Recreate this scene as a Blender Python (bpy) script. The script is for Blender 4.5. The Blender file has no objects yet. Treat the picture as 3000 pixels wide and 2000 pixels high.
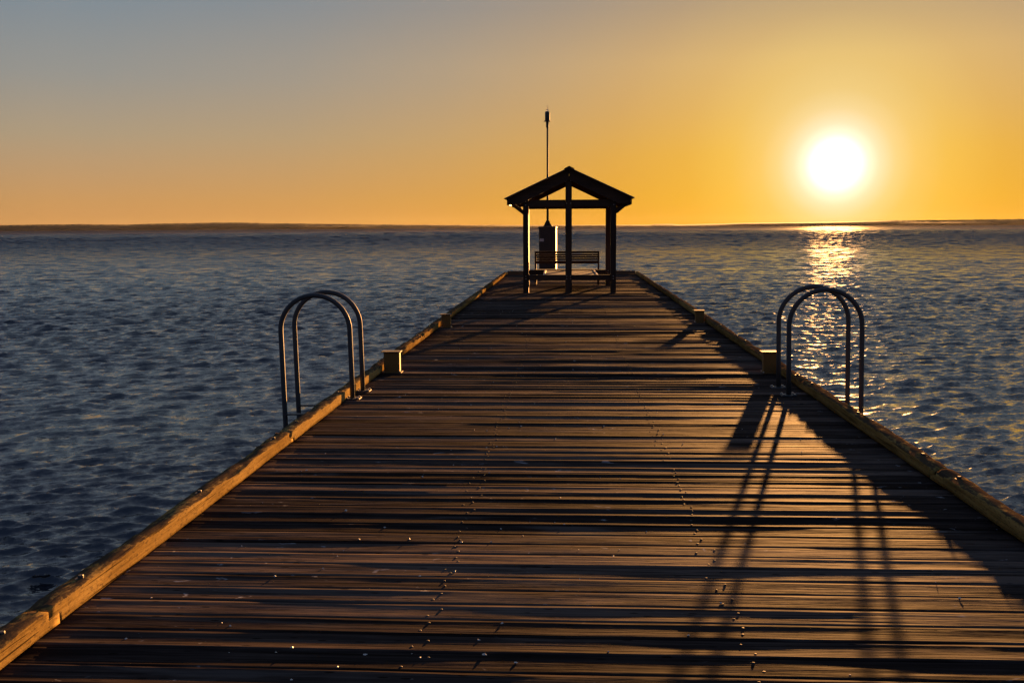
import bpy, math, random
import numpy as np
from mathutils import Matrix, Vector

random.seed(7)
rng = np.random.default_rng(11)
scene = bpy.context.scene
COL = scene.collection

# ------------------------------------------------------------------ camera
EYE = Vector((0.0, 0.0, 1.7))
PITCH, YAW, ROLL = math.radians(-6.5227), math.radians(3.2357), math.radians(0.34)
cp, sp, cy, sy = math.cos(PITCH), math.sin(PITCH), math.cos(YAW), math.sin(YAW)
fwd = Vector((-sy * cp, cy * cp, sp))
rgt = Vector((cy, sy, 0.0))
upv = rgt.cross(fwd)
cr, sr = math.cos(ROLL), math.sin(ROLL)
rgt2, upv2 = cr * rgt - sr * upv, sr * rgt + cr * upv
cam_data = bpy.data.cameras.new("camera")
cam_data.sensor_width = 36.0
cam_data.lens = 35.004
cam_data.clip_start = 0.05
cam_data.clip_end = 40000.0
cam = bpy.data.objects.new("camera", cam_data)
cam.matrix_world = Matrix(((rgt2.x, upv2.x, -fwd.x, EYE.x), (rgt2.y, upv2.y, -fwd.y, EYE.y),
                           (rgt2.z, upv2.z, -fwd.z, EYE.z), (0, 0, 0, 1)))
COL.objects.link(cam)
scene.camera = cam

# ------------------------------------------------------------------ sun, sky, exposure
SUN_EL, SUN_AZ = math.radians(3.28), math.radians(14.62)     # azimuth measured from +y towards +x
SUN_DIR = Vector((math.sin(SUN_AZ) * math.cos(SUN_EL), math.cos(SUN_AZ) * math.cos(SUN_EL), math.sin(SUN_EL)))
EXPOSURE = 2.4
scene.view_settings.view_transform = 'Standard'
scene.view_settings.look = 'None'
scene.view_settings.exposure = EXPOSURE
scene.view_settings.gamma = 1.0
scene.view_settings.use_curve_mapping = False

scene.cycles.use_denoising = True
scene.cycles.sample_clamp_direct = 1.1
scene.cycles.sample_clamp_indirect = 0.6
world = bpy.data.worlds.new("World")
scene.world = world
world.use_nodes = True
wt = world.node_tree
wt.nodes.clear()


def wn(kind, **kw):
    n = wt.nodes.new(kind)
    for k, v in kw.items():
        setattr(n, k, v)
    return n


def wmath(op, a, b=None, c=None):
    n = wn("ShaderNodeMath", operation=op)
    for i, v in enumerate((a, b, c)):
        if v is None:
            continue
        if isinstance(v, (int, float)):
            n.inputs[i].default_value = v
        else:
            wt.links.new(v, n.inputs[i])
    return n.outputs[0]


def wramp(fac, stops, span):
    """colour stops given at real positions (degrees), ramp input scaled by the span"""
    n = wn("ShaderNodeValToRGB")
    cr_ = n.color_ramp
    cr_.interpolation = 'LINEAR'
    while len(cr_.elements) < len(stops):
        cr_.elements.new(0.5)
    for e, (p, c) in zip(cr_.elements, stops):
        e.position = p / span
        e.color = (c[0], c[1], c[2], 1.0)
    wt.links.new(wmath('DIVIDE', fac, span), n.inputs[0])
    return n.outputs[0]


def lin(r, g, b):
    f = lambda v: (v / 255 / 12.92) if v / 255 <= 0.04045 else ((v / 255 + 0.055) / 1.055) ** 2.4
    return (f(r), f(g), f(b))


w_geo = wn("ShaderNodeTexCoord")
w_nrm = wn("ShaderNodeVectorMath", operation='NORMALIZE')
wt.links.new(w_geo.outputs['Generated'], w_nrm.inputs[0])
w_sep = wn("ShaderNodeSeparateXYZ")
wt.links.new(w_nrm.outputs[0], w_sep.inputs[0])
w_el = wmath('MULTIPLY', wmath('ARCSINE', w_sep.outputs[2]), 180 / math.pi)
w_el = wmath('MAXIMUM', w_el, 0.0)
w_dot = wn("ShaderNodeVectorMath", operation='DOT_PRODUCT')
wt.links.new(w_nrm.outputs[0], w_dot.inputs[0])
w_dot.inputs[1].default_value = SUN_DIR
w_th = wmath('MULTIPLY', wmath('ARCCOSINE', wmath('MINIMUM', w_dot.outputs['Value'], 1.0)), 180 / math.pi)

# sky away from the sun: orange at the horizon to slate blue overhead
AWAY = [(0.0, lin(206, 148, 86)), (1.5, lin(200, 151, 95)), (5.0, lin(172, 154, 127)), (8.0, lin(148, 148, 143)),
        (12.0, lin(124, 139, 150)), (20.0, lin(128, 142, 158)), (45.0, lin(124, 136, 155)), (90.0, lin(106, 120, 144))]
# sky on the sun's side: deep gold at the horizon, paler upwards
NEAR = [(0.0, lin(245, 168, 10)), (1.5, lin(241, 171, 22)), (4.0, lin(234, 171, 50)), (6.5, lin(225, 171, 84)),
        (9.0, lin(220, 174, 104)), (12.0, lin(192, 158, 114)), (20.0, lin(150, 150, 148)), (45.0, lin(126, 137, 155)), (90.0, lin(106, 120, 144))]
MIXW = [(0.0, (1, 1, 1)), (6.0, (1, 1, 1)), (10.0, (.86, .86, .86)), (16.0, (.60, .60, .60)), (22.0, (.38, .38, .38)),
        (30.0, (.17, .17, .17)), (40.0, (.04, .04, .04)), (55.0, (0, 0, 0))]
AUREOLE = [(0.0, (1, 1, 1)), (0.8, (.60, .60, .60)), (1.2, (.26, .275, .285)), (1.65, (.13, .165, .175)), (2.2, (.076, .110, .110)),
           (3.0, (.050, .074, .056)), (4.0, (.036, .050, .028)), (5.5, (.025, .033, .014)), (8.0, (.011, .014, .006)), (12.0, (.0025, .003, .0015)), (17.0, (0, 0, 0))]
c_away = wramp(w_el, AWAY, 90.0)
c_near = wramp(w_el, NEAR, 90.0)
c_w = wramp(w_th, MIXW, 60.0)
c_au = wramp(w_th, AUREOLE, 18.0)
w_mix = wn("ShaderNodeMix", data_type='RGBA')
wt.links.new(c_w, w_mix.inputs[0])
wt.links.new(c_away, w_mix.inputs[6])
wt.links.new(c_near, w_mix.inputs[7])
# the glow fades on round the horizon to the blue-grey dusk opposite the sun
FADE = [(0.0, (1, 1, 1)), (42.0, (1, 1, 1)), (70.0, (.66, .73, .86)), (105.0, (.38, .48, .68)), (150.0, (.25, .34, .54)), (180.0, (.23, .32, .52))]
c_fade = wramp(w_th, FADE, 180.0)
w_mul = wn("ShaderNodeVectorMath", operation='MULTIPLY')
wt.links.new(w_mix.outputs[2], w_mul.inputs[0])
wt.links.new(c_fade, w_mul.inputs[1])
w_aus = wn("ShaderNodeVectorMath", operation='SCALE')
wt.links.new(c_au, w_aus.inputs[0])
w_aus.inputs['Scale'].default_value = 4.0
w_add = wn("ShaderNodeVectorMath", operation='ADD')
wt.links.new(w_mul.outputs[0], w_add.inputs[0])
wt.links.new(w_aus.outputs[0], w_add.inputs[1])
bg = wn("ShaderNodeBackground")
bg.inputs['Strength'].default_value = 1.0 / 2 ** EXPOSURE
wt.links.new(w_add.outputs[0], bg.inputs['Color'])
w_out = wn("ShaderNodeOutputWorld")
wt.links.new(bg.outputs[0], w_out.inputs['Surface'])

sun_data = bpy.data.lights.new("sun", 'SUN')
sun_data.energy = 5.0
sun_data.angle = math.radians(0.7)
sun_data.color = (1.0, 0.45, 0.13)
sun = bpy.data.objects.new("sun", sun_data)
sun.rotation_euler = SUN_DIR.to_track_quat('Z', 'Y').to_euler()
sun.location = (20, 60, 30)
COL.objects.link(sun)

# ------------------------------------------------------------------ helpers
def tag(o, label=None, category=None, group=None, kind=None):
    if label: o["label"] = label
    if category: o["category"] = category
    if group: o["group"] = group
    if kind: o["kind"] = kind
    return o


def empty(name, loc=(0, 0, 0), rot=(0, 0, 0)):
    o = bpy.data.objects.new(name, None)
    o.location, o.rotation_euler = loc, rot
    o.empty_display_size = 0.2
    COL.objects.link(o)
    return o


def mesh_object(name, verts, faces, mat, parent=None, smooth=False, loc=None):
    me = bpy.data.meshes.new(name)
    me.from_pydata([tuple(v) for v in verts], [], [tuple(f) for f in faces])
    me.materials.append(mat)
    if smooth:
        me.polygons.foreach_set("use_smooth", [True] * len(me.polygons))
    me.update()
    o = bpy.data.objects.new(name, me)
    COL.objects.link(o)
    if parent: o.parent = parent
    if loc is not None: o.location = loc
    return o


class Shape:
    """collects boxes, tubes and lathes that belong to ONE part"""
    def __init__(self):
        self.v, self.f = [], []

    def add(self, vs, fs):
        n = len(self.v)
        self.v += [Vector(p) for p in vs]
        self.f += [tuple(i + n for i in q) for q in fs]
        return self

    def box(self, c, s, rot=None, bevel=0.0):
        """box with centre c, size s; bevel cuts the twelve edges"""
        hx, hy, hz = s[0] / 2, s[1] / 2, s[2] / 2
        b = min(bevel, hx * .9, hy * .9, hz * .9)
        M = rot if rot is not None else Matrix.Identity(3)
        c = Vector(c)
        if b <= 0:
            vs = [c + M @ Vector((x * hx, y * hy, z * hz)) for z in (-1, 1) for y in (-1, 1) for x in (-1, 1)]
            return self.add(vs, [(0, 2, 3, 1), (4, 5, 7, 6), (0, 1, 5, 4), (2, 6, 7, 3), (0, 4, 6, 2), (1, 3, 7, 5)])
        vs, idx = [], {}
        for sx in (-1, 1):
            for sy_ in (-1, 1):
                for sz in (-1, 1):
                    for a in range(3):
                        p = [sx * (hx - b), sy_ * (hy - b), sz * (hz - b)]
                        p[a] = (sx * hx, sy_ * hy, sz * hz)[a]
                        idx[(sx, sy_, sz, a)] = len(vs)
                        vs.append(c + M @ Vector(p))
        fs = []
        for a in range(3):
            o1, o2 = (a + 1) % 3, (a + 2) % 3
            for s_ in (-1, 1):
                q = []
                for u, w in ((-1, -1), (1, -1), (1, 1), (-1, 1)):
                    k = [0, 0, 0]
                    k[a], k[o1], k[o2] = s_, u, w
                    q.append(idx[(k[0], k[1], k[2], a)])
                fs.append(q if s_ > 0 else q[::-1])
            for s1 in (-1, 1):
                for s2 in (-1, 1):
                    q = []
                    for t in (-1, 1):
                        k = [0, 0, 0]
                        k[a], k[o1], k[o2] = t, s1, s2
                        q.append((idx[(k[0], k[1], k[2], o1)], idx[(k[0], k[1], k[2], o2)]))
                    f = [q[0][0], q[1][0], q[1][1], q[0][1]]
                    fs.append(f if s1 * s2 < 0 else f[::-1])
        for sx in (-1, 1):
            for sy_ in (-1, 1):
                for sz in (-1, 1):
                    f = [idx[(sx, sy_, sz, a)] for a in range(3)]
                    fs.append(f if sx * sy_ * sz > 0 else f[::-1])
        return self.add(vs, fs)

    def tube(self, pts, r, n=14, cap=True):
        pts = [Vector(p) for p in pts]
        vs, fs = [], []
        ref = None
        for i, p in enumerate(pts):
            t = (pts[min(i + 1, len(pts) - 1)] - pts[max(i - 1, 0)]).normalized()
            if ref is None:
                ref = t.orthogonal().normalized()
            else:
                ref = (ref - t * ref.dot(t)).normalized()
            b = t.cross(ref)
            rr = r[i] if isinstance(r, (list, tuple)) else r
            for k in range(n):
                a = 2 * math.pi * k / n
                vs.append(p + rr * (math.cos(a) * ref + math.sin(a) * b))
        for i in range(len(pts) - 1):
            for k in range(n):
                fs.append((i * n + k, i * n + (k + 1) % n, (i + 1) * n + (k + 1) % n, (i + 1) * n + k))
        if cap:
            fs.append(tuple(range(n - 1, -1, -1)))
            fs.append(tuple((len(pts) - 1) * n + k for k in range(n)))
        return self.add(vs, fs)

    def lathe(self, c, prof, n=16):
        c = Vector(c)
        return self.tube([c + Vector((0, 0, z)) for _, z in prof], [max(r, 1e-4) for r, _ in prof], n)

    def prism(self, outline, y0, y1):
        """outline in (x, z), extruded along y"""
        n = len(outline)
        vs = [(x, y0, z) for x, z in outline] + [(x, y1, z) for x, z in outline]
        fs = [tuple(range(n)), tuple(range(2 * n - 1, n - 1, -1))]
        fs += [(i, i + n, (i + 1) % n + n, (i + 1) % n) for i in range(n)]
        return self.add(vs, fs)

    def build(self, name, mat, parent=None, smooth=False, loc=None):
        o = mesh_object(name, self.v, self.f, mat, parent, False, loc)
        if smooth:
            me = o.data
            me.polygons.foreach_set("use_smooth", [len(p.vertices) <= 4 for p in me.polygons])
        return o


def hash3(i, j, k):
    with np.errstate(over='ignore'):
        h = (i.astype(np.int64) * 374761393 + j.astype(np.int64) * 668265263 + k.astype(np.int64) * 2147483647 + 1013904223)
        h = (h ^ (h >> 13)) * 1274126177
        h = h ^ (h >> 16)
    return (h & 0xFFFFFF) / float(0xFFFFFF)


def noise(x, y, z=0.0):
    """smooth value noise in -1..1"""
    x, y, z = np.broadcast_arrays(np.asarray(x, float), np.asarray(y, float), np.asarray(z, float))
    i, j, k = np.floor(x), np.floor(y), np.floor(z)
    u, v, w = x - i, y - j, z - k
    u, v, w = (t * t * (3 - 2 * t) for t in (u, v, w))
    i, j, k = i.astype(np.int64), j.astype(np.int64), k.astype(np.int64)
    r = 0
    for a in (0, 1):
        for b in (0, 1):
            for c in (0, 1):
                wt_ = (u if a else 1 - u) * (v if b else 1 - v) * (w if c else 1 - w)
                r = r + wt_ * hash3(i + a, j + b, k + c)
    return r * 2 - 1


# ------------------------------------------------------------------ materials
class Mat:
    def __init__(self, name):
        self.m = bpy.data.materials.new(name)
        self.m.use_nodes = True
        self.t = self.m.node_tree
        self.t.nodes.clear()
        self.out = self.t.nodes.new("ShaderNodeOutputMaterial")
        self.b = self.t.nodes.new("ShaderNodeBsdfPrincipled")
        self.t.links.new(self.b.outputs[0], self.out.inputs[0])

    def n(self, kind, inp=None, **kw):
        nd = self.t.nodes.new(kind)
        for k, v in kw.items():
            setattr(nd, k, v)
        for k, v in (inp or {}).items():
            self.set(nd.inputs[k], v)
        return nd

    def set(self, sock, v):
        if isinstance(v, bpy.types.NodeSocket):
            self.t.links.new(v, sock)
        else:
            sock.default_value = v

    def math(self, op, a, b=0.0, clamp=False):
        nd = self.n("ShaderNodeMath", operation=op, use_clamp=clamp)
        self.set(nd.inputs[0], a)
        self.set(nd.inputs[1], b)
        return nd.outputs[0]

    def mapping(self, vec, scale, loc=(0, 0, 0)):
        nd = self.n("ShaderNodeMapping")
        self.set(nd.inputs[0], vec)
        nd.inputs['Scale'].default_value = scale
        self.set(nd.inputs['Location'], loc)
        return nd.outputs[0]

    def noise(self, vec, scale, detail=4.0, rough=0.5, dist=0.0):
        nd = self.n("ShaderNodeTexNoise")
        self.set(nd.inputs['Vector'], vec)
        nd.inputs['Scale'].default_value = scale
        nd.inputs['Detail'].default_value = detail
        nd.inputs['Roughness'].default_value = rough
        nd.inputs['Distortion'].default_value = dist
        return nd.outputs[0]

    def ramp(self, fac, stops):
        nd = self.n("ShaderNodeValToRGB")
        e = nd.color_ramp.elements
        while len(e) < len(stops):
            e.new(0.5)
        for q, (p, c) in zip(e, stops):
            q.position = p
            q.color = (*c, 1) if len(c) == 3 else c
        self.set(nd.inputs[0], fac)
        return nd.outputs[0]

    def step(self, fac, lo, hi):
        nd = self.n("ShaderNodeMapRange", interpolation_type='SMOOTHSTEP')
        self.set(nd.inputs[0], fac)
        nd.inputs[1].default_value, nd.inputs[2].default_value = lo, hi
        return nd.outputs[0]

    def mix(self, fac, a, b, blend='MIX'):
        nd = self.n("ShaderNodeMix", data_type='RGBA', blend_type=blend)
        self.set(nd.inputs[0], fac)
        for s, v in ((nd.inputs[6], a), (nd.inputs[7], b)):
            self.set(s, v if isinstance(v, bpy.types.NodeSocket) else (*v, 1))
        return nd.outputs[2]

    def bump(self, height, strength, distance, normal=None):
        nd = self.n("ShaderNodeBump")
        nd.inputs['Strength'].default_value = strength
        nd.inputs['Distance'].default_value = distance
        self.set(nd.inputs['Height'], height)
        if normal is not None:
            self.set(nd.inputs['Normal'], normal)
        return nd.outputs[0]


def wood(name, dark, mid, light, along='x', rough=0.6, bump=0.004, spec=0.35, drough=1.0, droppings=False, lichen=None, grain=1.0, per_object=True, fibre=0.0, vary=0.22):
    M = Mat(name)
    geo = M.n("ShaderNodeNewGeometry").outputs['Position']
    rnd = M.n("ShaderNodeObjectInfo").outputs['Random']
    if per_object:
        off = M.n("ShaderNodeCombineXYZ", {0: M.math('MULTIPLY', rnd, 37.0), 1: M.math('MULTIPLY', rnd, 91.0), 2: M.math('MULTIPLY', rnd, 53.0)}).outputs[0]
    else:
        off = (0, 0, 0)
    k = grain
    sc = {'x': (1.6 * k, 60 * k, 60 * k), 'y': (60 * k, 1.6 * k, 60 * k), 'z': (60 * k, 60 * k, 1.6 * k)}[along]
    sc2 = {'x': (.5, 7, 7), 'y': (7, .5, 7), 'z': (7, 7, .5)}[along]
    fib = M.noise(M.mapping(geo, sc, off), 1.0, 5.0, 0.62, 0.3)
    band = M.noise(M.mapping(geo, sc2, off), 1.0, 4.0, 0.55, 0.6)
    blot = M.noise(M.mapping(geo, (2.1, 2.1, 2.1), off), 1.0, 4.0, 0.6)
    v = M.math('ADD', M.math('MULTIPLY', fib, 0.5), M.math('ADD', M.math('MULTIPLY', band, 0.35), M.math('MULTIPLY', blot, 0.3)))
    v = M.math('ADD', v, M.math('MULTIPLY', M.math('SUBTRACT', rnd, 0.5), vary))
    col = M.ramp(v, [(0.36, dark), (0.56, mid), (0.76, light)])
    if droppings:      # long darker heartwood streaks and bleached silvery patches
        st = M.noise(M.mapping(geo, (.8, 21, 21), off), 1.0, 4.0, 0.6, 1.4)
        col = M.mix(M.math('MULTIPLY', M.step(st, 0.53, 0.62), 0.62), col, tuple(c * 1.1 for c in dark))
        bl = M.noise(M.mapping(geo, (.55, 5.5, 5.5), off), 1.0, 4.0, 0.6, 0.8)
        col = M.mix(M.math('MULTIPLY', M.step(bl, 0.54, 0.68), 0.45), col, (.125, .108, .100))
        kn = M.n("ShaderNodeTexVoronoi", {'Vector': M.mapping(geo, (1.25, 5.5, 5.5), off)}, feature='F1')
        kd = M.math('ADD', kn.outputs['Distance'], M.math('MULTIPLY', M.math('SUBTRACT', fib, 0.5), 0.12))
        kr = M.step(kd, 0.17, 0.10)
        col = M.mix(M.math('MULTIPLY', kr, 0.8), col, tuple(c * .5 for c in dark))
    crack = M.step(M.noise(M.mapping(geo, tuple(s * (.45 if s < 10 else .8) for s in sc), off), 1.0, 2.0, 0.5, 0.5), 0.63, 0.70)
    col = M.mix(M.math('MULTIPLY', crack, 0.75), col, tuple(c * .25 for c in dark))
    h = M.math('SUBTRACT', M.math('ADD', M.math('MULTIPLY', fib, 0.6), M.math('MULTIPLY', band, 0.9)), M.math('MULTIPLY', crack, 0.5))
    rg = M.math('ADD', M.math('MULTIPLY', fib, 0.25), rough - 0.12)
    if droppings:
        sp = M.noise(M.mapping(geo, (7.0, 11.0, 9.0)), 1.0, 3.0, 0.6, 0.8)
        gate = M.noise(M.mapping(geo, (.55, .55, .55)), 1.0, 2.0, 0.5)
        d = M.math('MULTIPLY', M.step(sp, 0.665, 0.72), M.step(gate, 0.40, 0.60))
        col = M.mix(M.math('MULTIPLY', d, 0.55), col, (.46, .47, .50))
    if lichen:
        nz = M.n("ShaderNodeSeparateXYZ", {0: M.n("ShaderNodeNewGeometry").outputs['Normal']}).outputs[2]
        ln = M.noise(M.mapping(geo, (16, 9, 16)), 1.0, 6.0, 0.7, 0.4)
        q = M.math('ADD', M.math('MULTIPLY', nz, 0.30), ln)
        col = M.mix(M.math('MULTIPLY', M.step(q, 0.66, 0.80), 0.9), col, lichen)
        col = M.mix(M.math('MULTIPLY', M.step(M.noise(M.mapping(geo, (70, 26, 70)), 1.0, 3.0, 0.6), 0.55, 0.66), 0.6), col, tuple(c * 1.1 for c in lichen))
        h = M.math('ADD', h, M.math('MULTIPLY', ln, 0.8))
    M.set(M.b.inputs['Base Color'], col)
    M.set(M.b.inputs['Roughness'], rg)
    M.b.inputs['Specular IOR Level'].default_value = spec
    M.b.inputs['Diffuse Roughness'].default_value = drough
    nrm = M.bump(h, 1.0, bump)
    if fibre:
        nd = M.n("ShaderNodeTexNoise")
        M.set(nd.inputs['Vector'], M.mapping(geo, tuple(q * 1.3 for q in sc), off))
        nd.inputs['Scale'].default_value = 1.0
        nd.inputs['Detail'].default_value = 4.0
        nd.inputs['Roughness'].default_value = 0.65
        vv = M.n("ShaderNodeVectorMath", {0: nd.outputs['Color'], 1: (.5, .5, .5)}, operation='SUBTRACT').outputs[0]
        vv = M.n("ShaderNodeVectorMath", {0: vv, 1: tuple(fibre * (.25 if q < 10 else 1.0) for q in sc)}, operation='MULTIPLY').outputs[0]
        vv = M.n("ShaderNodeVectorMath", {0: nrm, 1: vv}, operation='ADD').outputs[0]
        nrm = M.n("ShaderNodeVectorMath", {0: vv}, operation='NORMALIZE').outputs[0]
    M.set(M.b.inputs['Normal'], nrm)
    return M.m


def metal_paint(name, col, rough=0.45, metallic=0.0, wear=(.10, .07, .05), amount=0.5, bump=0.0015):
    M = Mat(name)
    geo = M.n("ShaderNodeNewGeometry").outputs['Position']
    n1 = M.noise(M.mapping(geo, (14, 14, 6)), 1.0, 6.0, 0.65, 0.3)
    n2 = M.noise(M.mapping(geo, (90, 90, 90)), 1.0, 3.0, 0.6)
    c = M.mix(M.math('MULTIPLY', M.step(n1, 0.52, 0.72), amount), col, wear)
    c = M.mix(M.math('MULTIPLY', n2, 0.35), c, tuple(x * .6 for x in col))
    M.set(M.b.inputs['Base Color'], c)
    M.b.inputs['Metallic'].default_value = metallic
    M.set(M.b.inputs['Roughness'], M.math('ADD', M.math('MULTIPLY', n1, 0.3), rough - 0.12))
    M.set(M.b.inputs['Normal'], M.bump(n2, 0.6, bump))
    return M.m


m_plank = wood("deck_wood", (.013, .0094, .0088), (.043, .0325, .0290), (.120, .090, .075), 'x', 0.74, 0.006, 0.003, droppings=True, drough=0.25, fibre=0.80, vary=0.34)
m_kerb = wood("kerb_wood", (.065, .038, .014), (.255, .168, .054), (.40, .28, .10), 'y', 0.85, 0.007, 0.0, drough=0.2, lichen=(.055, .040, .030), fibre=0.3)
m_endkerb = wood("end_kerb_wood", (.06, .038, .025), (.15, .095, .055), (.24, .16, .09), 'x', 0.75, 0.006, 0.2)
m_beam = wood("shelter_wood", (.022, .010, .006), (.055, .026, .014), (.095, .048, .027), 'z', 0.6, 0.002, 0.3)
m_beamx = wood("shelter_rail_wood", (.022, .010, .006), (.055, .026, .014), (.095, .048, .027), 'x', 0.6, 0.002, 0.3)
m_slat = wood("bench_slat_wood", (.012, .007, .005), (.032, .019, .012), (.06, .037, .023), 'x', 0.6, 0.002, 0.3)
m_top = wood("platform_wood", (.16, .09, .05), (.30, .18, .10), (.42, .27, .16), 'x', 0.6, 0.002, 0.3)
m_edge = metal_paint("pale_edge_paint", (.55, .50, .44), 0.5, 0.0, (.30, .25, .2), 0.4)
m_roof = metal_paint("roof_sheet", (.055, .045, .035), 0.5, 0.0, (.03, .02, .02), 0.5)
m_steel = metal_paint("galvanised_steel", (.045, .050, .056), 0.62, 0.0, (.035, .035, .035), 0.6)
m_bolt = metal_paint("bolt_steel", (.45, .42, .38), 0.35, 0.9, (.2, .13, .08), 0.5)
m_yellow = metal_paint("yellow_paint", (.17, .088, .012), 0.6, 0.0, (.09, .05, .018), 0.55)
m_cap = metal_paint("cap_plate_steel", (.10, .075, .05), 0.7, 0.0, (.07, .045, .025), 0.6)
m_dark = metal_paint("dark_cabinet_paint", (.016, .016, .018), 0.5, 0.0, (.012, .010, .009), 0.5)
m_sunlit_side = metal_paint("cabinet_sunlit_side", (.42, .33, .09), 0.5, 0.0, (.4, .3, .1), 0.3)  # yellow sunlight on the dark cabinet's right side, put into the colour
m_sign = metal_paint("notice_plate_paint", (.45, .45, .46), 0.5, 0.0, (.3, .3, .3), 0.3)
m_black = metal_paint("lantern_black", (.018, .017, .017), 0.4, 0.0, (.03, .02, .02), 0.3)
m_nail = metal_paint("nail_head_steel", (.042, .030, .024), 0.7, 0.0, (.03, .016, .010), 0.6)
m_shell = metal_paint("shell", (.72, .66, .58), 0.5, 0.0, (.5, .42, .34), 0.5)
G = Mat("lantern_glass")
G.b.inputs['Base Color'].default_value = (.95, .92, .85, 1)
G.b.inputs['Roughness'].default_value = 0.08
G.b.inputs['Transmission Weight'].default_value = 0.85
G.set(G.b.inputs['Normal'], G.bump(G.noise(G.n("ShaderNodeNewGeometry").outputs['Position'], 120.0, 1.0), 0.3, 0.002))
m_glass = G.m

# ------------------------------------------------------------------ water
WATER_Z = -2.0


def water_material():
    M = Mat("sea_water")
    geo = M.n("ShaderNodeNewGeometry")
    rot = M.n("ShaderNodeVectorRotate", rotation_type='Z_AXIS')
    M.set(rot.inputs['Vector'], geo.outputs['Position'])
    rot.inputs['Angle'].default_value = math.radians(-9)
    p = rot.outputs[0]

    def slopes(scale, mp, detail, amount, rough=0.55):
        nd = M.n("ShaderNodeTexNoise")
        M.set(nd.inputs['Vector'], M.mapping(p, mp))
        nd.inputs['Scale'].default_value = scale
        nd.inputs['Detail'].default_value = detail
        nd.inputs['Roughness'].default_value = rough
        v = M.n("ShaderNodeVectorMath", {0: nd.outputs['Color'], 1: (.5, .5, .5)}, operation='SUBTRACT').outputs[0]
        return M.n("ShaderNodeVectorMath", {0: v, 1: (amount * .7, amount, 0)}, operation='MULTIPLY').outputs[0]

    # ripples too small for the mesh: tilts near the jetty, a broader gloss offshore where they can no longer be told apart
    flat = M.n("ShaderNodeVectorMath", {0: geo.outputs['Position'], 1: (1, 1, 0)}, operation='MULTIPLY').outputs[0]
    dist = M.n("ShaderNodeVectorMath", {0: flat}, operation='LENGTH').outputs['Value']
    off = M.step(dist, 12.0, 330.0)
    tot = geo.outputs['Normal']
    for q in (slopes(15.0, (.65, 1.7, 1), 4.0, 1.0), slopes(2.4, (.5, 1.3, 1), 3.0, 0.40), slopes(0.16, (.35, 1.0, 1), 3.0, 0.22), slopes(0.02, (.3, 1.0, 1), 3.0, 0.16)):
        tot = M.n("ShaderNodeVectorMath", {0: tot, 1: q}, operation='ADD').outputs[0]
    for q in (slopes(1.0, (.42, .012, 1), 3.0, 2.2), slopes(1.0, (.08, .0026, 1), 3.0, 2.2)):      # wind streaks offshore
        sc_ = M.n("ShaderNodeVectorMath", {0: q}, operation='SCALE')
        M.set(sc_.inputs['Scale'], M.step(dist, 150.0, 700.0))
        tot = M.n("ShaderNodeVectorMath", {0: tot, 1: sc_.outputs[0]}, operation='ADD').outputs[0]
    nrm = M.n("ShaderNodeVectorMath", {0: tot}, operation='NORMALIZE').outputs[0]
    M.b.inputs['Base Color'].default_value = (.005, .006, .011, 1)
    M.set(M.b.inputs['Roughness'], M.math('ADD', M.math('MULTIPLY', M.step(dist, 500.0, 1500.0), 0.25), M.math('ADD', M.math('MULTIPLY', off, 0.13), 0.07)))
    M.b.inputs['IOR'].default_value = 1.78
    M.set(M.b.inputs['Normal'], nrm)
    # far out the crests hide the slopes behind them, so only part of the surface still mirrors the horizon
    body = M.n("ShaderNodeBsdfDiffuse")
    body.inputs['Color'].default_value = (.034, .046, .078, 1)
    mx = M.n("ShaderNodeMixShader")
    streak = M.step(M.noise(M.mapping(p, (.22, .008, 1)), 1.0, 4.0, 0.65), 0.36, 0.64)
    near_part = M.math('MULTIPLY', M.step(dist, 35.0, 210.0), 0.50)
    far_part = M.math('MULTIPLY', M.step(dist, 700.0, 2200.0), M.math('ADD', 0.27, M.math('MULTIPLY', streak, 0.20)))
    M.set(mx.inputs[0], M.math('ADD', near_part, far_part))
    M.set(mx.inputs[1], M.b.outputs[0])
    M.set(mx.inputs[2], body.outputs[0])
    M.set(M.out.inputs[0], mx.outputs[0])
    return M.m


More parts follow.
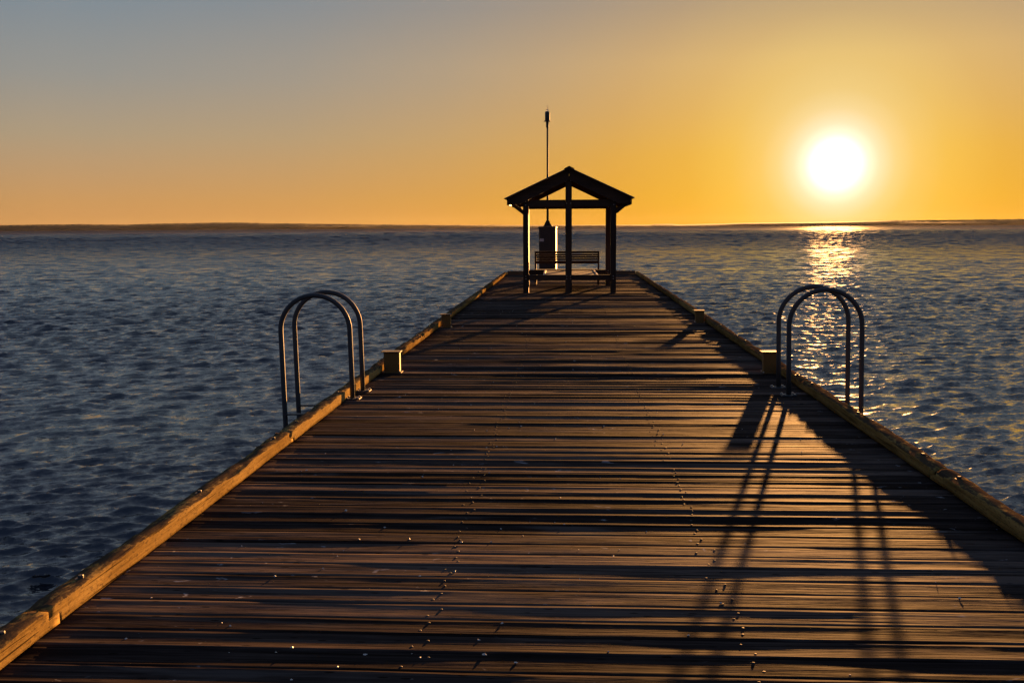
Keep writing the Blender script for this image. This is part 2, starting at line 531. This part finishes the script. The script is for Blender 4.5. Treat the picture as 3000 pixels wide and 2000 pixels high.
def build_water():
    hgt = EYE.z - WATER_Z
    az0 = -YAW
    fine = np.linspace(-math.radians(37), math.radians(37), 540)
    coarse = np.linspace(math.radians(37), 2 * math.pi - math.radians(37), 82)[1:-1]
    az = az0 + np.concatenate([fine, coarse])
    rad = [1.0, 2.5, 4.0, 5.0, 6.0]
    r = 6.6
    while r < 7600:
        rad.append(r)
        d = r * r / (hgt * 995) * 0.85
        if r < 8.6: d = 0.09
        elif r < 45: d = min(max(0.032, d), 0.09)
        elif r < 400: d = 0.09 + min((r - 45) * .004, .42)
        else: d = (r - 400) * .0085 + .51
        r += d
    rad.append(7600.0)
    rad = np.array(rad)
    dr = np.gradient(rad)
    daz = np.gradient(np.concatenate([fine, coarse]))
    R_, A_ = np.meshgrid(rad, az, indexing='ij')
    X, Y = R_ * np.sin(A_), R_ * np.cos(A_)
    sp = np.maximum(dr[:, None], np.abs(R_ * daz[None, :]) * .8)
    Z = np.zeros_like(X)
    DX, DY = np.zeros_like(X), np.zeros_like(X)
    g = np.random.default_rng(5)
    n = 176
    lams = np.exp(np.linspace(math.log(0.10), math.log(18.0), n)) * g.uniform(.95, 1.05, n)
    for lam in lams:
        th = math.radians(g.normal(-9, 16 if lam > .5 else 21))       # travel direction from +y
        kx, ky = math.sin(th), math.cos(th)
        k = 2 * math.pi / lam
        slope = 0.104 * g.uniform(.6, 1.35)
        a = slope / k
        ph = g.uniform(0, 2 * math.pi)
        t = np.clip((lam / sp - 1.9) / 1.6, 0, 1)
        rows = np.nonzero(t.max(axis=1) > 0)[0]
        if len(rows) == 0:
            continue
        hi = rows.max() + 1
        # wave groups: amplitude drifts over a few wavelengths
        arg = k * (kx * X[:hi] + ky * Y[:hi]) + ph
        env = 1 + 0.45 * np.sin(arg * 0.11 + 3 * ph) * np.cos(0.35 * k * .3 * (ky * X[:hi] - kx * Y[:hi]) + ph)
        # the sea grows rougher and longer away from the shelter of the jetty
        pv = 0.24 + 0.0042 * R_[:hi] + 0.0030 * np.clip(R_[:hi] - 300, 0, 1200)
        w = a * t[:hi] * env * np.minimum(1.0, (pv / lam) ** 1.45)
        # crests pinched, troughs broad: half cosine, half cusped arc
        Z[:hi] += w * (0.5 * np.cos(arg) + 0.62 * (1.2732 - 2 * np.abs(np.sin(arg / 2))))
        s = np.sin(arg) * w * 0.75
        DX[:hi] -= kx * s
        DY[:hi] -= ky * s
    X, Y = X + DX, Y + DY
    nr, na = X.shape
    co = np.stack([X, Y, Z], -1).reshape(-1, 3).astype(np.float32)
    co = np.concatenate([co, np.array([[0, 0, 0]], np.float32)])
    i = np.arange(nr - 1)[:, None]
    j = np.arange(na)[None, :]
    j2 = (j + 1) % na
    quads = np.stack([i * na + j, i * na + j2, (i + 1) * na + j2, (i + 1) * na + j], -1).reshape(-1, 4)
    tris = np.stack([np.full(na, nr * na), np.arange(na), (np.arange(na) + 1) % na], -1)
    me = bpy.data.meshes.new("water")
    me.vertices.add(len(co))
    me.vertices.foreach_set("co", co.ravel())
    loops = np.concatenate([quads.ravel(), tris.ravel()]).astype(np.int32)
    me.loops.add(len(loops))
    me.loops.foreach_set("vertex_index", loops)
    nq, nt = len(quads), len(tris)
    me.polygons.add(nq + nt)
    starts = np.concatenate([np.arange(nq) * 4, nq * 4 + np.arange(nt) * 3]).astype(np.int32)
    me.polygons.foreach_set("loop_start", starts)
    me.polygons.foreach_set("use_smooth", np.ones(nq + nt, bool))
    me.update(calc_edges=True)
    me.validate()
    me.materials.append(water_material())
    o = bpy.data.objects.new("water", me)
    o.location = (0, 0, WATER_Z)
    COL.objects.link(o)
    tag(o, "rippled dark blue sea all round the jetty", kind="structure")
    return o


build_water()


# ------------------------------------------------------------------ far shore
def build_shore():
    M = Mat("scrub_land")
    geo = M.n("ShaderNodeNewGeometry").outputs['Position']
    c = M.ramp(M.noise(M.mapping(geo, (.006, .006, .02)), 1.0, 6.0, 0.65), [(.35, (.035, .030, .016)), (.55, (.07, .052, .028)), (.75, (.13, .095, .055))])
    M.set(M.b.inputs['Base Color'], c)
    M.b.inputs['Roughness'].default_value = 0.95
    M.b.inputs['Specular IOR Level'].default_value = 0.05
    # skyline seen from the jetty: picture column (0..3000) -> height above the horizon in thousandths of the distance
    xs = [-9000, -1500, 0, 250, 380, 520, 650, 720, 800, 1100, 1500, 1700, 1905, 1920, 1968, 1985, 2200, 2430, 2600, 2680, 3000, 4200, 9000]
    hs = [9.0, 10.5, 13.5, 15.2, 13.2, 16.5, 18.2, 17.6, 15.0, 10.5, 6.4, 5.0, 4.9, 6.7, 6.7, 5.2, 7.8, 9.6, 12.8, 12.2, 13.4, 9.0, 8.0]
    D = 6000.0
    cols = np.linspace(-5200, 8200, 2600)
    prof = np.interp(cols, xs, hs) / 2917 * D
    bearing = np.arctan((cols - 1500) / 2917.0) - YAW
    prof = prof + 3.7
    canopy = np.abs(noise(cols * .06, 3.0)) * 1.2 + np.abs(noise(cols * .17, 8.0)) * 1.1 + np.maximum(noise(cols * .02, 1.0), 0) * 1.5
    prof = np.maximum(prof + canopy * np.clip(prof / 30, .25, 1.0), 6.0)
    sec = [(0, -1.5, 0), (18, 1.2, 0), (60, 0, .38), (200, 0, .72), (420, 0, 1.0), (800, 0, .8), (1000, -1.5, 0)]
    vs = []
    for off, zc, zf in sec:
        rr = D + off + noise(cols * .004, off * .01) * 60
        zz = zc + zf * prof
        vs.append(np.stack([rr * np.sin(bearing), rr * np.cos(bearing), zz + WATER_Z * (zf == 0)], -1))
    n = len(cols)
    V = np.concatenate(vs)
    F = [(s * n + i, s * n + i + 1, (s + 1) * n + i + 1, (s + 1) * n + i) for s in range(len(sec) - 1) for i in range(n - 1)]
    o = mesh_object("far_shore", V, F, M.m, smooth=False)
    tag(o, "low scrubby headland along the far side of the bay", kind="structure")


build_shore()


def build_haze():
    m = bpy.data.materials.new("haze_air")
    m.use_nodes = True
    t = m.node_tree
    t.nodes.clear()
    out = t.nodes.new("ShaderNodeOutputMaterial")
    v = t.nodes.new("ShaderNodeVolumePrincipled")
    v.inputs['Color'].default_value = (.94, .90, .86, 1)
    v.inputs['Density'].default_value = HAZE
    v.inputs['Anisotropy'].default_value = 0.55
    t.links.new(v.outputs[0], out.inputs['Volume'])
    o = Shape().box((0, 0, 31.0), (15600, 15600, 76)).build("haze", m)
    tag(o, "thin golden sea haze over the bay", kind="stuff")


HAZE = 0.24e-5
build_haze()

# ------------------------------------------------------------------ jetty
X0, X1 = -2.33, 2.56          # outer edges of the planking
KL, KR = -2.20, 2.43          # inner faces of the kerbs
Y_NEAR, Y_FAR = 1.2, 36.3
PITCH_P = 0.1745
jetty = empty("jetty", (0, 0, 0))
tag(jetty, "long weathered timber jetty of crosswise planks edged by low kerb beams", "jetty")


def plank_mesh(seed, nx, length, wid, first):
    g = np.random.default_rng(seed)
    th = 0.055
    cup = abs(g.normal(0.0046, 0.0028))
    tilt = g.normal(0.002, 0.0095)
    lift = g.normal(0, 0.0014)
    hw = wid / 2
    us = np.array([-1, -.93, -.72, -.36, 0, .36, .72, .93, 1.0])
    xs = np.linspace(-length / 2, length / 2, nx)
    xs[1:-1] += g.uniform(-.3, .3, nx - 2) * length / nx
    rows = []
    for q, x in enumerate(xs):
        rows.append((x, us))
    X = np.repeat(xs[:, None], len(us), 1)
    U = np.repeat(us[None, :], nx, 0)
    sh = seed * 13.7
    bend = noise(X * .55, sh) * 0.0026 + noise(X * 1.5, sh + 5) * 0.0010
    twist = noise(X * .35, sh + 9) * 0.012
    cupx = cup * (1 + .6 * noise(X * .6, sh + 3))
    Z = lift + bend + (tilt + twist) * U * hw + cupx * (np.abs(U) ** 1.7) + noise(X * 2.2, U * 2.2, sh) * 0.0012
    wear = 0.0045 + 0.003 * np.maximum(noise(X * 2.6, sh + 20 + np.sign(U)), 0)
    Z = np.where(np.abs(U) >= .99, Z - wear, Z)
    Y = U * hw + noise(X * 1.7, sh + 31 + np.sign(U) * 3) * .0025 * (np.abs(U) > .9)
    nt = len(us)
    V = np.zeros((nx, nt + 2, 3))
    V[:, :nt, 0], V[:, :nt, 1], V[:, :nt, 2] = X, Y, Z
    V[:, nt] = np.stack([xs, np.full(nx, hw * .985), np.full(nx, -th)], -1)
    V[:, nt + 1] = np.stack([xs, np.full(nx, -hw * .985), np.full(nx, -th)], -1)
    m = nt + 2
    F = []
    for q in range(nx - 1):
        for c in range(m):
            c2 = (c + 1) % m
            F.append((q * m + c, (q + 1) * m + c, (q + 1) * m + c2, q * m + c2))
    F.append(tuple(range(m)))
    F.append(tuple((nx - 1) * m + c for c in range(m - 1, -1, -1)))
    top = lambda x, u: float(np.interp(x, xs, [np.interp(u, us, Z[i]) for i in range(nx)]))
    return V.reshape(-1, 3), F, top


nail_bm = Shape()
nail_bm.lathe((0, 0, 0), [(.0065, -.004), (.0070, .001), (.0056, .0034), (.0030, .0048), (.0001, .0053)], 8)
nail_me = None
far_nails = Shape()
NP = int((Y_FAR - Y_NEAR) / PITCH_P)
plank_tops = []
n_nails = 0
for i in range(NP):
    y = Y_NEAR + (i + .5) * PITCH_P + random.uniform(-.003, .003)
    near = y < 14
    length = X1 - X0 + random.uniform(-.03, .03)
    wid = PITCH_P - random.uniform(.006, .013)
    V, F, top = plank_mesh(100 + i, 26 if near else 12, length, wid, i == 0)
    cx = (X0 + X1) / 2 + random.uniform(-.015, .015)
    p = mesh_object("plank", V, F, m_plank, jetty, smooth=False, loc=(cx, y, 0))
    p.data.polygons.foreach_set("use_smooth", [len(q.vertices) == 4 for q in p.data.polygons])
    plank_tops.append((y, cx, top))
    wob = 0.03 * math.sin(i * .37)
    spots = [(-.61 + wob, -.45), (-.585 - wob * .5, .42), (.72 - wob, -.42), (.735 + wob * .6, .45)]
    if y > 24.5:
        spots = []
    for (nx_, u) in spots:
        nx_ += random.uniform(-.022, .022)
        u += random.uniform(-.15, .15)
        lx = nx_ - cx
        z = top(lx, u)
        if 2.8 < y < 14.5 and n_nails < 290:
            if nail_me is None:
                o = nail_bm.build("nail", m_nail, p, True, (lx, u * wid / 2, z))
                nail_me = o.data
            else:
                o = bpy.data.objects.new("nail", nail_me)
                COL.objects.link(o)
                o.parent = p
                o.location = (lx, u * wid / 2, z)
            o.scale = (1, 1, random.uniform(.35, .9))
            n_nails += 1
        else:
            far_nails.lathe((nx_, y + u * wid / 2, z), [(.0062, -.004), (.0068, .001), (.0054, .0032), (.0001, .0048)], 6)
tag(far_nails.build("nails", m_nail, jetty, True), kind="stuff")
far_nails = None


def deck_z(x, y):
    b = min(plank_tops, key=lambda t: abs(t[0] - y))
    return b[2](x - b[1], max(-1, min(1, (y - b[0]) / (PITCH_P / 2))))


# stringers, headstocks and piles under the planks
for x in (-2.15, -.60, .73, 2.38):
    Shape().box((x, (Y_NEAR + Y_FAR) / 2, -.055 - .13 - .002), (.16, Y_FAR - Y_NEAR - .1, .26)).build("stringer", m_endkerb, jetty)
for y in np.arange(3.0, 36.5, 5.5):
    Shape().box((.115, y, -.055 - .265 - .15), (4.7, .26, .29)).build("headstock", m_endkerb, jetty)
    for x in (-1.95, .115, 2.18):
        Shape().lathe((x, y, -6.0), [(.17, 0), (.16, 5.37)], 14).build("pile", m_endkerb, jetty, True)


def kerb_mesh(seed, length, w, hgt, side, lap=0.045):
    """a sawn beam lying along y, its inner face at x = 0 and its body towards x*side, decayed along the top; half-lapped ends"""
    g = np.random.default_rng(seed)
    prof = [(0, .006), (0, .25), (0, .49), (0, .51), (0, .78), (.004, .92), (.018, .985), (.30, 1.0), (.62, 1.0), (.93, .97), (1.0, .88), (1.0, .5), (1.0, .006)]
    n = max(12, int(length / .042))
    ys = np.linspace(0, length, n)
    P = np.array(prof)
    m = len(P)
    Yg = np.repeat(ys[:, None], m, 1)
    Xg = np.repeat((P[:, 0] * w)[None, :], n, 0)
    Zg = np.repeat((P[:, 1] * hgt)[None, :], n, 0)
    lapped = np.where(P[:, 1] < .5, lap, -lap)
    Yg[-1] += lapped
    Yg[-2] += lapped * .6
    Yg[0] += lapped
    Yg[1] += lapped * .6
    s = seed * 3.3
    top = P[None, :, 1] > .8
    dec = (np.maximum(noise(Yg * 2.2, Xg * 14, s), 0) * .016 + np.maximum(noise(Yg * 7, Xg * 30, s + 4), 0) * .010 + np.abs(noise(Yg * 19, Xg * 40, s + 6)) * .005)
    edge = np.array([0, 0, 0, 0, .1, .6, 1.0, .45, .5, 1.1, .9, .2, 0])[None, :]
    Zg = Zg - dec * edge * 1.6 * top
    endrot = np.exp(-np.minimum(Yg, length - Yg) / .10) * np.maximum(noise(Yg * 9, Xg * 25, s + 8) + .35, 0)
    Zg = Zg - endrot * .014 * edge
    Xg = Xg + (noise(Yg * 3.1, Zg * 20, s + 12) * .0035 + noise(Yg * 13, Zg * 30, s + 15) * .0016 + np.maximum(noise(Yg * 5, Zg * 9, s + 18) - .35, 0) * .010) * np.where(P[None, :, 0] < .5, 1, -1)
    Xg = Xg + noise(Yg * .5, s + 30) * .006
    V = np.stack([Xg * side, Yg, Zg], -1).reshape(-1, 3)
    F = []
    for i in range(n - 1):
        for c in range(m):
            c2 = (c + 1) % m
            f = (i * m + c, i * m + c2, (i + 1) * m + c2, (i + 1) * m + c)
            F.append(f[::-1] if side < 0 else f)
    e0 = tuple(range(m))
    e1 = tuple((n - 1) * m + c for c in range(m - 1, -1, -1))
    if side > 0:
        e0, e1 = e0[::-1], e1[::-1]
    return V, F + [e0, e1]


KH = 0.093
seed = 40
for side, xi, start, pitch_k in ((-1, KL, 4.0 - 3.7, 3.7), (1, KR, 10.5 - 3.85 * 3, 3.85)):
    y = start
    while y < 36.2:
        L = min(pitch_k, 36.25 - y)
        V, F = kerb_mesh(seed, L - .012, .115, KH, side)
        seed += 1
        k = mesh_object("kerb_beam", V, F, m_kerb, jetty, smooth=False, loc=(xi, y, .010))
        k.data.polygons.foreach_set("use_smooth", [len(q.vertices) == 4 for q in k.data.polygons])
        for by in ((.35, L * .5, L - .3) if L > 2 else (L * .5,)):
            b = Shape()
            b.lathe((side * .058, by, KH - .012), [(.026, 0), (.026, .005)], 14)
            b.lathe((side * .058, by, KH - .007), [(.014, 0), (.014, .012), (.011, .016)], 6)
            b.build("bolt", m_steel, k)
        y += pitch_k
V, F = kerb_mesh(90, KR - KL - .02, .14, .130, -1, 0.0)
k = mesh_object("end_kerb_beam", [(v[1], -v[0], v[2]) for v in V], [f[::-1] for f in F], m_endkerb, jetty, smooth=False, loc=(KL + .01, 36.08, .010))

# ------------------------------------------------------------------ boarding ladders


def make_ladder(name, y0, y1, xin, xout, side, top, label):
    t = empty(name, (xin, y0, 0), (0, math.radians(-1.15), 0))
    tag(t, label, "ladder", "boarding ladders fixed to the jetty edges")
    r = 0.0245
    w = xout - xin
    for yy in (0.0, y1 - y0):
        rad = abs(w) / 2
        zc = top - r - rad
        pts = [(0, yy, deck_z(xin, y0 + yy) + .004), (0, yy, zc * .5), (0, yy, zc)]
        for k in range(1, 24):
            a = math.pi * k / 24
            pts.append((w / 2 - math.cos(a) * w / 2, yy, zc + rad * math.sin(a)))
        pts += [(w, yy, zc), (w, yy, 0.2), (w, yy, -1.0), (w, yy, -3.1)]
        Shape().tube(pts, r, 16).build("handrail", m_steel, t, True)
        bp = Shape().box((-side * .005, yy, deck_z(xin, y0 + yy) + .008), (.15, .13, .010), bevel=.002)
        plate = bp.build("base_plate", m_steel, t)
        for dx, dy in ((-.055, -.045), (.055, -.045), (-.055, .045), (.055, .045)):
            Shape().lathe((dx - side * .005, yy + dy, deck_z(xin, y0 + yy) + .012), [(.013, 0), (.013, .010), (.009, .014)], 6).build("bolt", m_bolt, plate)
    d = y1 - y0
    for z in np.arange(-.30, -3.0, -.30):
        Shape().box((w, d / 2, z), (.09, d - .03, .03), bevel=.004).build("rung", m_steel, t)
    for z in (-.14,):
        Shape().box((w - side * .19, 0, z), (.36, .06, .012)).build("bracket", m_steel, t)
        Shape().box((w - side * .19, d, z), (.36, .06, .012)).build("bracket", m_steel, t)
    return t


make_ladder("boarding_ladder", 9.73, 10.23, -2.150, -2.845, -1, 1.075, "pair of hooped dark grey handrails at the left kerb, against open blue water")
make_ladder("boarding_ladder", 10.05, 10.54, 2.222, 2.940, 1, 1.085, "pair of hooped dark grey handrails at the right kerb, against the sun glitter")

# ------------------------------------------------------------------ yellow posts at the kerbs


def make_stub(x, y, w, h, label):
    t = empty("stub_post", (x, y, 0), (0, 0, random.uniform(-.03, .03)))
    tag(t, label, "post", "yellow stub posts along the kerbs")
    z0 = deck_z(x, y) - .004
    b = Shape()
    b.box((0, 0, z0 + h / 2), (w, .085, h), bevel=.006)
    body = b.build("post", m_yellow, t)
    c = Shape().box((-w * .04, .01, z0 + h + .007), (w * 1.22, .15, .012), bevel=.003)
    c.build("cap_plate", m_cap, t)
    f = Shape().box((.01, 0, z0 + .010), (w * 1.12, .15, .008))
    f.build("base_flange", m_yellow, t)
    for sx in (-1, 1):
        for sy_ in (-1, 1):
            Shape().lathe((sx * w * .50, sy_ * .058, z0 + .013), [(.011, 0), (.011, .010), (.008, .013)], 6).build("bolt", m_bolt, t)


make_stub(-2.083, 11.62, .19, .245, "yellow stub post beside the left handrails, nearer of the two at the left kerb")
make_stub(2.355, 11.62, .185, .245, "yellow stub post partly hidden by the right handrails at the kerb")
make_stub(-2.085, 16.93, .16, .225, "smaller yellow stub post farther along the left kerb, nearer the shelter")
make_stub(2.330, 17.75, .155, .215, "yellow stub post farther along the right kerb, clear of the handrails")

# ------------------------------------------------------------------ shelter
shelter = empty("shelter", (0.03, 27.5, 0))
tag(shelter, "open timber shelter with a low gabled roof near the end of the jetty", "shelter")
SX, SY = 0.03, 27.5
FY, RY = 25.95 - SY, 29.1 - SY
SL = math.atan2(3.215 - 2.45, 1.645)


def part(shape, name, mat, smooth=False, parent=None):
    return shape.build(name, mat, parent or shelter, smooth)


pw = .142
for yy, xl, xr in ((FY, -1.12, 1.14), (RY, -1.225, 1.13)):
    for x in (xl, xr):
        z0 = deck_z(x + SX, yy + SY) - .003
        post = part(Shape().box((x, yy, (z0 + 2.50) / 2), (pw, pw, 2.50 - z0), bevel=.006), "post", m_beam)
        for z in (.37, .44, 2.27, 2.36):
            part(Shape().tube([(x, yy - pw / 2 - .004, z), (x, yy - pw / 2 - .016, z)], .013, 8), "bolt", m_bolt, parent=post)
    x = -.013
    z0 = deck_z(x + SX, yy + SY) - .003
    post = part(Shape().box((x, yy, (z0 + 3.0) / 2), (.165, pw, 3.0 - z0), bevel=.006), "post", m_beam)
    for z in (.37, .44, 2.31, 2.88):
        for dx in (-.05, .05):
            part(Shape().tube([(x + dx, yy - pw / 2 - .004, z), (x + dx, yy - pw / 2 - .016, z)], .013, 8), "bolt", m_bolt, parent=post)
    # tie beam and low rail, each in two lengths butted against the centre post
    for a, b in ((xl + pw / 2, x - .0825), (x + .0825, xr - pw / 2)):
        part(Shape().box(((a + b) / 2, yy, 2.312), (b - a - .002, .095, .178), bevel=.005), "tie_beam", m_beamx)
    if True:
        for a, b in ((xl + pw / 2, x - .0825), (x + .0825, xr - pw / 2)):
            part(Shape().box(((a + b) / 2, yy, .402), (b - a - .002, .095, .135), bevel=.005), "low_rail", m_beamx)
    # rafters: deep boards from the ridge to the eaves, in front of the posts' heads
    ry = yy + (-.105 if yy == FY else .105)
    for s in (-1, 1):
        apex, eave, dep = (0.0, 3.185), (1.60 * s, 3.185 - 1.60 * math.tan(SL)), .285
        part(Shape().prism([(apex[0] + s * .003, apex[1]), (eave[0], eave[1]), (eave[0], eave[1] - .17), (eave[0] - s * .34, eave[1] - .17 + .03),
                            (apex[0] + s * .003, apex[1] - dep)], ry - .03, ry + .03), "rafter", m_beamx)
        # strut from the post up to the eave
        px = (xl if s < 0 else xr) + s * pw / 2
        p0, p1 = Vector((px - s * .01, yy, 2.075)), Vector((1.47 * s, yy, 2.30))
        d = (p1 - p0)
        ang = math.atan2(d.z, d.x)
        part(Shape().box((p0 + p1) / 2, (d.length, .07, .09), Matrix.Rotation(-ang, 3, 'Y'), .004), "strut", m_beamx)
for s in (-1, 1):
    xx = xr if s > 0 else -1.16
    part(Shape().box((xx, 0, 2.545), (.09, 3.3, .09)), "wall_plate", m_beam)
    # eave fascia
    part(Shape().box((1.555 * s, 0, 2.355), (.030, 3.56, .20), bevel=.003), "fascia_board", m_beam)
    for q in range(1, 4):      # purlins under the sheets
        u = q * .40
        part(Shape().box((u * s, 0, 3.172 - u * math.tan(SL) - .045), (.07, 3.24, .05)), "purlin", m_beam)
    # ribbed roof sheet
    V, F = [], []
    ny, thick = 72, .012
    ca, sa = math.cos(SL), math.sin(SL)
    for k in range(ny + 1):
        yy = -1.86 + 3.72 * k / ny
        rib = .011 * (1 if k % 4 in (1, 2) else 0)
        for (u, dz) in ((0.0, 0), (1.83, 0), (1.83, -thick), (0.0, -thick)):
            x = s * (u * ca - (rib + dz) * -sa * 0)
            z = 3.205 - u * sa + (rib + dz)
            V.append((x + s * .004, yy, z))
    for k in range(ny):
        for c in range(4):
            f = (k * 4 + c, k * 4 + (c + 1) % 4, (k + 1) * 4 + (c + 1) % 4, (k + 1) * 4 + c)
            F.append(f if s > 0 else f[::-1])
    F += [(3, 2, 1, 0), (ny * 4, ny * 4 + 1, ny * 4 + 2, ny * 4 + 3)]
    mesh_object("roof_sheet", V, F, m_roof, shelter)
    for yy in (FY, RY):
        pass
rc = Shape()
rc.prism([(-.13, 3.160 + .012), (0, 3.222 + .012), (.13, 3.160 + .012), (.13, 3.168 + .012), (0, 3.232 + .012), (-.13, 3.168 + .012)], -1.87, 1.87)
part(rc, "ridge_cap", m_roof)

# ------------------------------------------------------------------ low platform under the shelter
plat = empty("low_platform", (0.06, 27.56, 0), (0, 0, math.radians(.5)))
tag(plat, "low pale edged timber platform on the deck under the shelter roof", "platform")
for k in range(7):
    yy = -1.32 + .44 * k
    if yy > 1.33:
        break
    Shape().box((0, yy, .437), (1.34, .428, .03), bevel=.004).build("top_board", m_top, plat)
for s in (-1, 1):
    Shape().box((s * .70, 0, .440), (.052, 3.08 - .02, .05), bevel=.004).build("edge_strip", m_edge, plat)
    Shape().box((s * .62, -.04, .372), (.05, 3.03, .098)).build("side_rail", m_beam, plat)

# ------------------------------------------------------------------ bench
bench = empty("park_bench", (-.03, 29.5, 0))
tag(bench, "slatted timber bench seen from behind the centre post of the shelter", "bench")
for s in (-1, 1):
    z0 = deck_z(s * .9, 29.5) - .002
    Shape().box((s * .925, -.06, (z0 + 1.0) / 2), (.05, .05, 1.0 - z0), bevel=.004).build("leg", m_slat, bench)
    Shape().box((s * .925, .36, (z0 + .43) / 2), (.05, .05, .43 - z0), bevel=.004).build("leg", m_slat, bench)
    Shape().box((s * .925, .15, .405), (.045, .37, .05)).build("seat_bearer", m_slat, bench)
for k, (z, hh) in enumerate(((.968, .064), (.893, .056), (.828, .056), (.763, .056), (.678, .090))):
    Shape().box((0, -.105, z), (1.90, .035, hh), bevel=.003).build("back_slat", m_slat, bench)
for k in range(5):
    Shape().box((0, .0 + k * .085, .445), (1.88, .07, .026), bevel=.003).build("seat_slat", m_slat, bench)

# ------------------------------------------------------------------ beacon and its cabinet
cab = empty("equipment_cabinet", (-.675, 33.75, 0), (0, 0, math.radians(-3.6)))
tag(cab, "dark upright equipment cabinet with a small notice plate behind the bench", "cabinet")
z0 = deck_z(-.675, 33.75) - .01
Shape().box((0, 0, .045 + z0 / 2), (.60, .60, .09 - z0)).build("plinth", m_dark, cab)
Shape().box((0, 0, .09 + .78), (.555, .555, 1.56), bevel=.008).build("body", m_dark, cab)
Shape().box((0, 0, 1.69), (.585, .585, .075), bevel=.012).build("lid", m_dark, cab)
door = Shape().box((0, -.284, .88), (.47, .010, 1.40), bevel=.003).build("door", m_dark, cab)
Shape().box((.19, -.300, .95), (.025, .025, .12), bevel=.004).build("handle", m_steel, door)
Shape().box((-.185, -.2925, 1.28), (.14, .006, .10)).build("notice_plate", m_sign, cab)
Shape().box((.2815, 0, .875), (.006, .50, 1.52)).build("sunlit_side", m_sunlit_side, cab)  # thin sheet over the dark body, coloured as its sunlit side

bz = 1.7275
beacon = empty("navigation_beacon", (-.683, 33.75, bz))
tag(beacon, "tall slim pole with a black beacon lantern on top of the dark cabinet", "beacon")
g = Shape().box((0, 0, .010), (.30, .30, .018), bevel=.003)
for a in range(4):
    M3 = Matrix.Rotation(a * math.pi / 2, 3, 'Z')
    tri = [Vector((.035, -.006, .018)), Vector((.135, -.006, .018)), Vector((.055, -.006, .19)), Vector((.035, -.006, .19))]
    vs = [M3 @ v for v in tri] + [M3 @ (v + Vector((0, .012, 0))) for v in tri]
    g.add(vs, [(0, 1, 2, 3), (7, 6, 5, 4), (0, 4, 5, 1), (1, 5, 6, 2), (2, 6, 7, 3), (3, 7, 4, 0)])
g.build("base_flange", m_dark, beacon)
zl = 5.19 - bz
Shape().tube([(0, 0, .018), (0, 0, 1.2), (0, 0, 2.4), (-.004, 0, zl)], [.040, .036, .032, .029], 14).build("pole", m_dark, beacon, True)
Shape().lathe((-.004, 0, zl - .20), [(.036, 0), (.046, .02), (.046, .20)], 14).build("collar", m_dark, beacon, True)
Shape().lathe((-.004, 0, zl), [(.115, 0), (.115, .022), (.085, .030)], 18).build("mounting_plate", m_black, beacon, True)
Shape().lathe((-.004, 0, zl + .030), [(.076, 0), (.080, .02), (.080, .27), (.070, .29), (.04, .30)], 18).build("lantern_body", m_black, beacon, True)
Shape().lathe((-.004, 0, zl + .33), [(.036, 0), (.050, .012), (.046, .045), (.026, .065), (.030, .075), (.022, .11), (.008, .13)], 14).build("lens", m_glass, beacon, True)
Shape().lathe((-.004, 0, zl + .455), [(.010, 0), (.005, .03), (.002, .085)], 8).build("spike", m_bolt, beacon, True)

# ------------------------------------------------------------------ shell fragments strewn over the planks
sh = Shape()
g = random.Random(3)
for k in range(180):
    x = g.uniform(-2.0, 1.9)
    if g.random() < .55:
        x = g.gauss(-.9, .7)
    if not -2.1 < x < 2.3:
        continue
    y = 3.4 + 19 * g.random() ** 1.5
    s = g.uniform(.0025, .0068) * (1.35 if g.random() < .1 else 1)
    z = deck_z(x, y)
    a = g.uniform(0, 6.28)
    vs = []
    for q in range(5):
        b = a + q * 1.2566 + g.uniform(-.3, .3)
        vs.append((x + math.cos(b) * s * g.uniform(.8, 1.5), y + math.sin(b) * s * g.uniform(.6, 1.1), z + g.uniform(-.001, .003)))
    vs.append((x + g.uniform(-.3, .3) * s, y, z + s * g.uniform(.7, 1.3)))
    sh.add(vs, [(q, (q + 1) % 5, 5) for q in range(5)] + [(4, 3, 2, 1, 0)])
tag(sh.build("shell_fragments", m_shell), "tiny pale shell fragments scattered over the jetty planks", kind="stuff")
